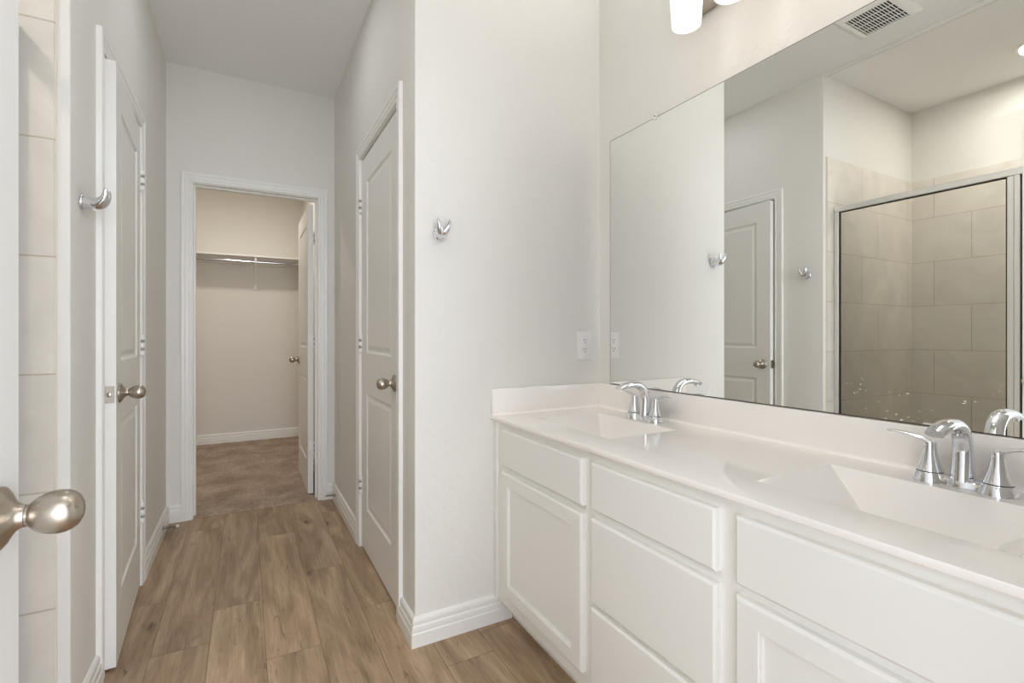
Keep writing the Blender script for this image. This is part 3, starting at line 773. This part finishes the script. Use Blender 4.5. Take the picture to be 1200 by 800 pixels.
# ------------------------------------------------------------ mirror
MY0, MY1, MZ0, MZ1 = .10, 1.6324, .9122, 1.9505
mir = thing('wall_mirror', 'large frameless mirror on the wall above the vanity backsplash', 'mirror', (XV, .87, MZ0))
bm = bmesh.new()
fs = bx(bm, -.0055, -.0005, MY0 - .87, MY1 - .87, 0, MZ1 - MZ0); bm.normal_update()
for f in fs:
    f.material_index = 1
    if f.calc_center_median().x < -.005:
        r = bmesh.ops.inset_region(bm, faces=[f], thickness=.0026, depth=0)
        f.material_index = 0
        for g in r['faces']: g.material_index = 1
obj('mirror_glass', bm, [M['mirror'], M['mirror_edge']], mir)
for yy in (1.370, .36):
    bm = bmesh.new(); rbox(bm, -.0085, -.0005, yy - .87 - .008, yy - .87 + .008, MZ1 - MZ0 - .009, MZ1 - MZ0 + .011, .001)
    cl = obj('mirror_clip', bm, M['plastic'], mir)
    bm = bmesh.new(); lathe(bm, [(.0028, 0), (.0028, .0012), (.001, .0018)], 12, M4((0, 1, 0), (0, 0, -1), (-1, 0, 0), (-.0084, yy - .87, MZ1 - MZ0 + .005)))
    obj('screw', bm, M['dark'], cl)
# dried splashes on the glass around the near faucet (pixel directions turned into points on the glass)
def on_mirror(u, v):
    a = (u - CX) / F_PX; b = (V0 - v) / F_PX; y = math.radians(YAW); c, s = math.cos(y), math.sin(y)
    d = Vector((a * c + s, -a * s + c, b)); t = (XV - .0056) / d.x
    return d * t + Vector((0, 0, 1.12))
spots = [(1009.6, 442.4), (1008.6, 450), (1008, 456), (1005, 459.4), (1015, 457), (992, 449.2), (996.6, 449), (973.6, 449.2), (1042.4, 459.4), (1054, 463), (1064, 461),
         (1029.6, 470.4), (1015, 478.4), (1039.6, 481.4), (1037.6, 490), (1050.4, 485), (1057, 491.4), (1064, 488.6), (1070.4, 493), (1078, 482.2), (1075.6, 490), (1092, 480.4),
         (1130.9, 470.2), (1143, 470.4), (1129.6, 472.5), (1163.2, 464), (1171.6, 458.5), (1172.9, 450.8), (1056, 492), (1001, 460), (1011, 445)]
bm = bmesh.new()
for u, v in spots:
    p = on_mirror(u, v); hw = random.uniform(.0012, .0032); hh = random.uniform(.0006, .0011)
    vs = [bm.verts.new((-.0056 - (.0003 if q == 12 else 0), p.y - .87 + (hw * math.cos(q * math.pi / 6) if q < 12 else 0), p.z - MZ0 + (hh * math.sin(q * math.pi / 6) if q < 12 else 0))) for q in range(13)]
    for q in range(12): bm.faces.new([vs[q], vs[(q + 1) % 12], vs[12]])
ws = obj('water_spots', bm, M['spot'], mir); ws['kind'] = 'stuff'; ws['label'] = 'small white dried water specks'

# ------------------------------------------------------------ vanity light
LYS = [1.088, .928, .768, .608]; LX = 1.222
vl = thing('vanity_light', 'bar light with frosted white glass shades on the wall above the mirror', 'light fixture', (XV, .848, 2.27))
def lv(p): return (p[0] - XV, p[1] - .848, p[2] - 2.27)
bm = bmesh.new(); a = lv((1.348, .50, 2.212)); b = lv((XV - .0005, 1.196, 2.325)); rbox(bm, a[0], b[0], a[1], b[1], a[2], b[2], .011, 3)
obj('back_plate', bm, M['nickel'], vl, smooth=True)
for y in LYS:
    bm = bmesh.new(); sweep(bm, spline([lv((1.352, y, 2.290)), lv((1.30, y, 2.300)), lv((1.245, y, 2.297)), lv((LX, y, 2.272))], 6), [.0075] * 19, 12)
    lathe(bm, [(.012, 0.03), (.026, .022), (.030, .006), (.030, 0)], 24, Matrix.Translation(lv((LX, y, 2.247))))
    am = obj('arm', bm, M['nickel'], vl, smooth=True, angle=50)
    bm = bmesh.new()
    lathe(bm, [(.026, .150), (.044, .148), (.0540, .140), (.0525, .13), (.0445, 0), (.0415, 0), (.0495, .13), (.047, .138), (.026, .145)], 40, Matrix.Translation(lv((LX, y, 2.099))), cap0=False, cap1=False)
    sd = obj('lamp_shade', bm, M['shade'], vl, smooth=True, angle=60); sd['label'] = 'frosted white glass shade'
    bm = bmesh.new(); lathe(bm, [(.008, .125), (.013, .115), (.020, .085), (.028, .055), (.030, .040), (.026, .022), (.014, .012), (.002, .010)], 20, Matrix.Translation(lv((LX, y, 2.104))))
    obj('bulb', bm, M['bulb'], sd, smooth=True)
    lamp('vanity_bulb_light', 'POINT', (LX, y, 2.085), .06, (1.0, .86, .78), shadow_soft_size=.04)

# ------------------------------------------------------------ robe hooks
def make_hook(label, pos, rz):
    """base on the wall at the origin, arm towards local -y"""
    r = thing('robe_hook', label, 'hook', pos, (0, 0, rz), group='chrome robe hooks')
    Tm = M4((1, 0, 0), (0, 0, 1), (0, -1, 0), (0, 0, 0))
    bm = bmesh.new(); lathe(bm, [(.0215, 0), (.0225, .0015), (.0225, .0045), (.0205, .007), (.0185, .0078)], 32, Tm); obj('base', bm, M['chrome'], r, smooth=True, angle=40)
    # flared stem that forks into two horns
    bm = bmesh.new()
    sweep(bm, spline([(0, -.005, 0), (0, -.018, -.002), (0, -.030, -.004)], 5), interp([(.0190, .0190), (.0175, .0175), (.0160, .0140)], 5), 24, Vector((1, 0, 0)))
    for s in (-1, 1):
        c = [(s * .0005, -.008, 0), (s * .0018, -.027, -.002), (s * .0075, -.044, .003), (s * .0170, -.0565, .019), (s * .0225, -.060, .041)]
        q = [(.0185, .0185), (.0182, .0176), (.0160, .0150), (.0092, .0090), (.0048, .0046)]
        sweep(bm, spline(c, 6), interp(q, 6), 18, Vector((1, 0, 0)))
        e = c[-1]; lathe(bm, [(.0047, -.002), (.0042, .0016), (.0026, .0034), (.0004, .0042)], 14, Matrix.Translation(e))
    obj('prongs', bm, M['chrome'], r, smooth=True, angle=60)
    return r
h1 = make_hook('chrome double robe hook on the wall between the closed door and the mirror', (.6235, YB, 1.493), 0)
copy_tree(h1, (XL, 1.832, 1.504), 'chrome double robe hook on the left hall wall before the ajar door', (0, 0, math.radians(90)))

# ------------------------------------------------------------ outlet
ou = thing('electrical_outlet', 'white duplex outlet on the end wall above the side splash', 'outlet', (1.2905, YB, 1.075))
bm = bmesh.new(); rbox(bm, -.0355, .0355, -.006, -.0002, -.0605, .0605, .0028, 3); obj('cover_plate', bm, M['plastic'], ou, smooth=True)
for zc in (.0195, -.0195):
    bm = bmesh.new(); ring0, ring1 = [], []
    for q in range(32):
        t = 2 * math.pi * q / 32; x = .0172 * math.cos(t); z = max(-.0138, min(.0138, .0172 * math.sin(t)))
        ring0.append(bm.verts.new((x, -.0055, zc + z))); ring1.append(bm.verts.new((x * .97, -.0085, zc + z * .97)))
    for q in range(32): bm.faces.new([ring0[q], ring0[(q + 1) % 32], ring1[(q + 1) % 32], ring1[q]])
    bm.faces.new(ring1); rc = obj('receptacle', bm, M['plastic'], ou)
    bm = bmesh.new()
    bx(bm, -.0075, -.0055, -.0089, -.008, zc + .0005, zc + .0090); bx(bm, .0055, .0072, -.0089, -.008, zc + .0015, zc + .0085)
    lathe(bm, [(.0024, 0), (.0024, .0009)], 14, M4((1, 0, 0), (0, 0, 1), (0, -1, 0), (0, -.008, zc - .0068)))
    obj('slots', bm, M['dark'], rc)
bm = bmesh.new(); lathe(bm, [(.003, 0), (.003, .001), (.0012, .0016)], 14, M4((1, 0, 0), (0, 0, 1), (0, -1, 0), (0, -.006, 0))); obj('screw', bm, M['plastic'], ou)

# ------------------------------------------------------------ shower enclosure
XG = -.535
en = thing('shower_enclosure', 'framed clear glass shower enclosure with silver rails, seen in the mirror', 'shower enclosure', (XG, 1.0, .11))
def le(x, y, z): return (x - XG, y - 1.0, z - .11)
def ebox(bm, x0, x1, y0, y1, z0, z1, r=.002):
    a = le(x0, y0, z0); b = le(x1, y1, z1); rbox(bm, a[0], b[0], a[1], b[1], a[2], b[2], r)
YT = YS - TT - .0005
bm = bmesh.new(); ebox(bm, XG - .018, XG + .018, YSN + TT + .001, YT, 1.893, 1.928, .004); obj('header_rail', bm, M['aluminium'], en)
bm = bmesh.new(); ebox(bm, XG - .014, XG + .014, YT - .026, YT, .1105, 1.893, .003); obj('wall_jamb', bm, M['aluminium'], en)
bm = bmesh.new(); ebox(bm, XG - .014, XG + .014, YSN + TT + .001, YSN + TT + .027, .1105, 1.893, .003); obj('wall_jamb', bm, M['aluminium'], en)
bm = bmesh.new(); ebox(bm, XG - .016, XG + .016, YSN + TT + .027, YT - .026, .1105, .140, .003); obj('bottom_rail', bm, M['aluminium'], en)
bm = bmesh.new(); ebox(bm, XG - .014, XG + .014, .905, .930, .14, 1.893, .003); ebox(bm, XG - .010, XG + .020, .882, .904, .14, 1.893, .003); obj('center_stile', bm, M['aluminium'], en)
def glazed(y0, y1, nm):
    bm = bmesh.new(); a = le(XG - .003, y0, .14); b = le(XG + .003, y1, 1.893)
    v = [bm.verts.new(p) for p in ((0, a[1], a[2]), (0, b[1], a[2]), (0, b[1], b[2]), (0, a[1], b[2]))]; bm.faces.new(v)
    g = obj(nm, bm, M['glass'], en)
    bm = bmesh.new(); t = .0055
    for q in ((y0, y0 + t, .14, 1.893), (y1 - t, y1, .14, 1.893), (y0 + t, y1 - t, .14, .14 + t), (y0 + t, y1 - t, 1.893 - t, 1.893)):
        ebox(bm, XG - .005, XG + .006, q[0], q[1], q[2], q[3], .001)
    obj('gasket', bm, M['gasket'], g)
glazed(.9305, YT - .0265, 'glass_panel'); glazed(YSN + TT + .0275, .8815, 'glass_panel')

# ------------------------------------------------------------ ceiling fittings
rl = thing('recessed_light', 'round lit recessed light in the shower ceiling, seen in the mirror', 'ceiling light', (-1.14, .98, ZC))
bm = bmesh.new(); lathe(bm, [(.098, -.0005), (.098, -.004), (.090, -.008), (.078, -.010), (.074, -.004), (.074, -.0005)], 40, cap0=False, cap1=False); obj('trim_ring', bm, M['plastic'], rl, smooth=True)
bm = bmesh.new(); lathe(bm, [(.0735, -.0008), (.0735, -.005), (.05, -.0065), (.002, -.007)], 40); obj('lens', bm, M['can_lens'], rl, smooth=True)

vt_ = thing('exhaust_fan_grille', 'white slotted exhaust fan grille on the bathroom ceiling, seen in the mirror', 'vent', (-.075, 1.285, ZC))
VW, VH = .150, .140
bm = bmesh.new()
Tm = M4((1, 0, 0), (0, -1, 0), (0, 0, -1), (-VW, VH, -.024))
# domed cover with a sunken slotted field
def loop(hx, hy, z, r): return [bm.verts.new(p) for p in rrect(-hx, hx, -hy, hy, r, z, 4)]
Ls = [loop(VW, VH, -.0008, .012), loop(VW, VH, -.006, .012), loop(VW - .012, VH - .010, -.016, .012), loop(VW - .034, VH - .028, -.022, .006), loop(VW - .040, VH - .040, -.021, .002), loop(VW - .041, VH - .041, -.008, .002)]
n = len(Ls[0])
for a, b in zip(Ls, Ls[1:]):
    for q in range(n): bm.faces.new([a[q], a[(q + 1) % n], b[(q + 1) % n], b[q]])
obj('grille_frame', bm, M['vent_plastic'], vt_, smooth=True, angle=40)
bm = bmesh.new(); bx(bm, -VW + .041, VW - .041, -VH + .041, VH - .041, -.009, -.0008); obj('grille_cavity', bm, M['dark'], vt_)
bm = bmesh.new(); ns = 15
for q in range(ns + 1):
    y = -VH + .041 + (2 * VH - .082) * q / ns; bx(bm, -VW + .041, VW - .041, y - .0021, y + .0021, -.021, -.0185)
for x in (-.055, 0, .055): bx(bm, x - .002, x + .002, -VH + .041, VH - .041, -.0205, -.0180)
obj('slats', bm, M['vent_plastic'], vt_)

# ------------------------------------------------------------ spring door stops
def make_stop(label, pos, rz):
    r = thing('door_stop', label, 'door stop', pos, (0, 0, rz), group='spring door stops')
    A = M4((0, 1, 0), (0, 0, 1), (1, 0, 0), (0, 0, 0))
    bm = bmesh.new(); lathe(bm, [(.010, 0), (.010, .004), (.006, .008), (.006, .012)], 18, A); obj('mount', bm, M['nickel'], r, smooth=True)
    bm = bmesh.new(); pts = []
    for q in range(14 * 10 + 1):
        t = 2 * math.pi * q / 10; x = .010 + .052 * q / 140; rad = .0062 - .0016 * q / 140; pts.append((x, rad * math.cos(t), rad * math.sin(t)))
    sweep(bm, pts, [.0012] * len(pts), 5, Vector((1, 0, 0))); obj('spring', bm, M['nickel'], r, smooth=True)
    bm = bmesh.new(); lathe(bm, [(.0058, .060), (.0075, .062), (.0075, .070), (.005, .0745), (.001, .075)], 18, A); obj('rubber_tip', bm, M['rubber'], r, smooth=True)
    return r
s1 = make_stop('spring door stop with a white tip on the left baseboard by the closet doorway', (XL + .0165, 3.27, .060), 0)
copy_tree(s1, (XR - .0165, 3.40, .060), 'spring door stop with a white tip on the right baseboard by the closet doorway', (0, 0, math.pi))
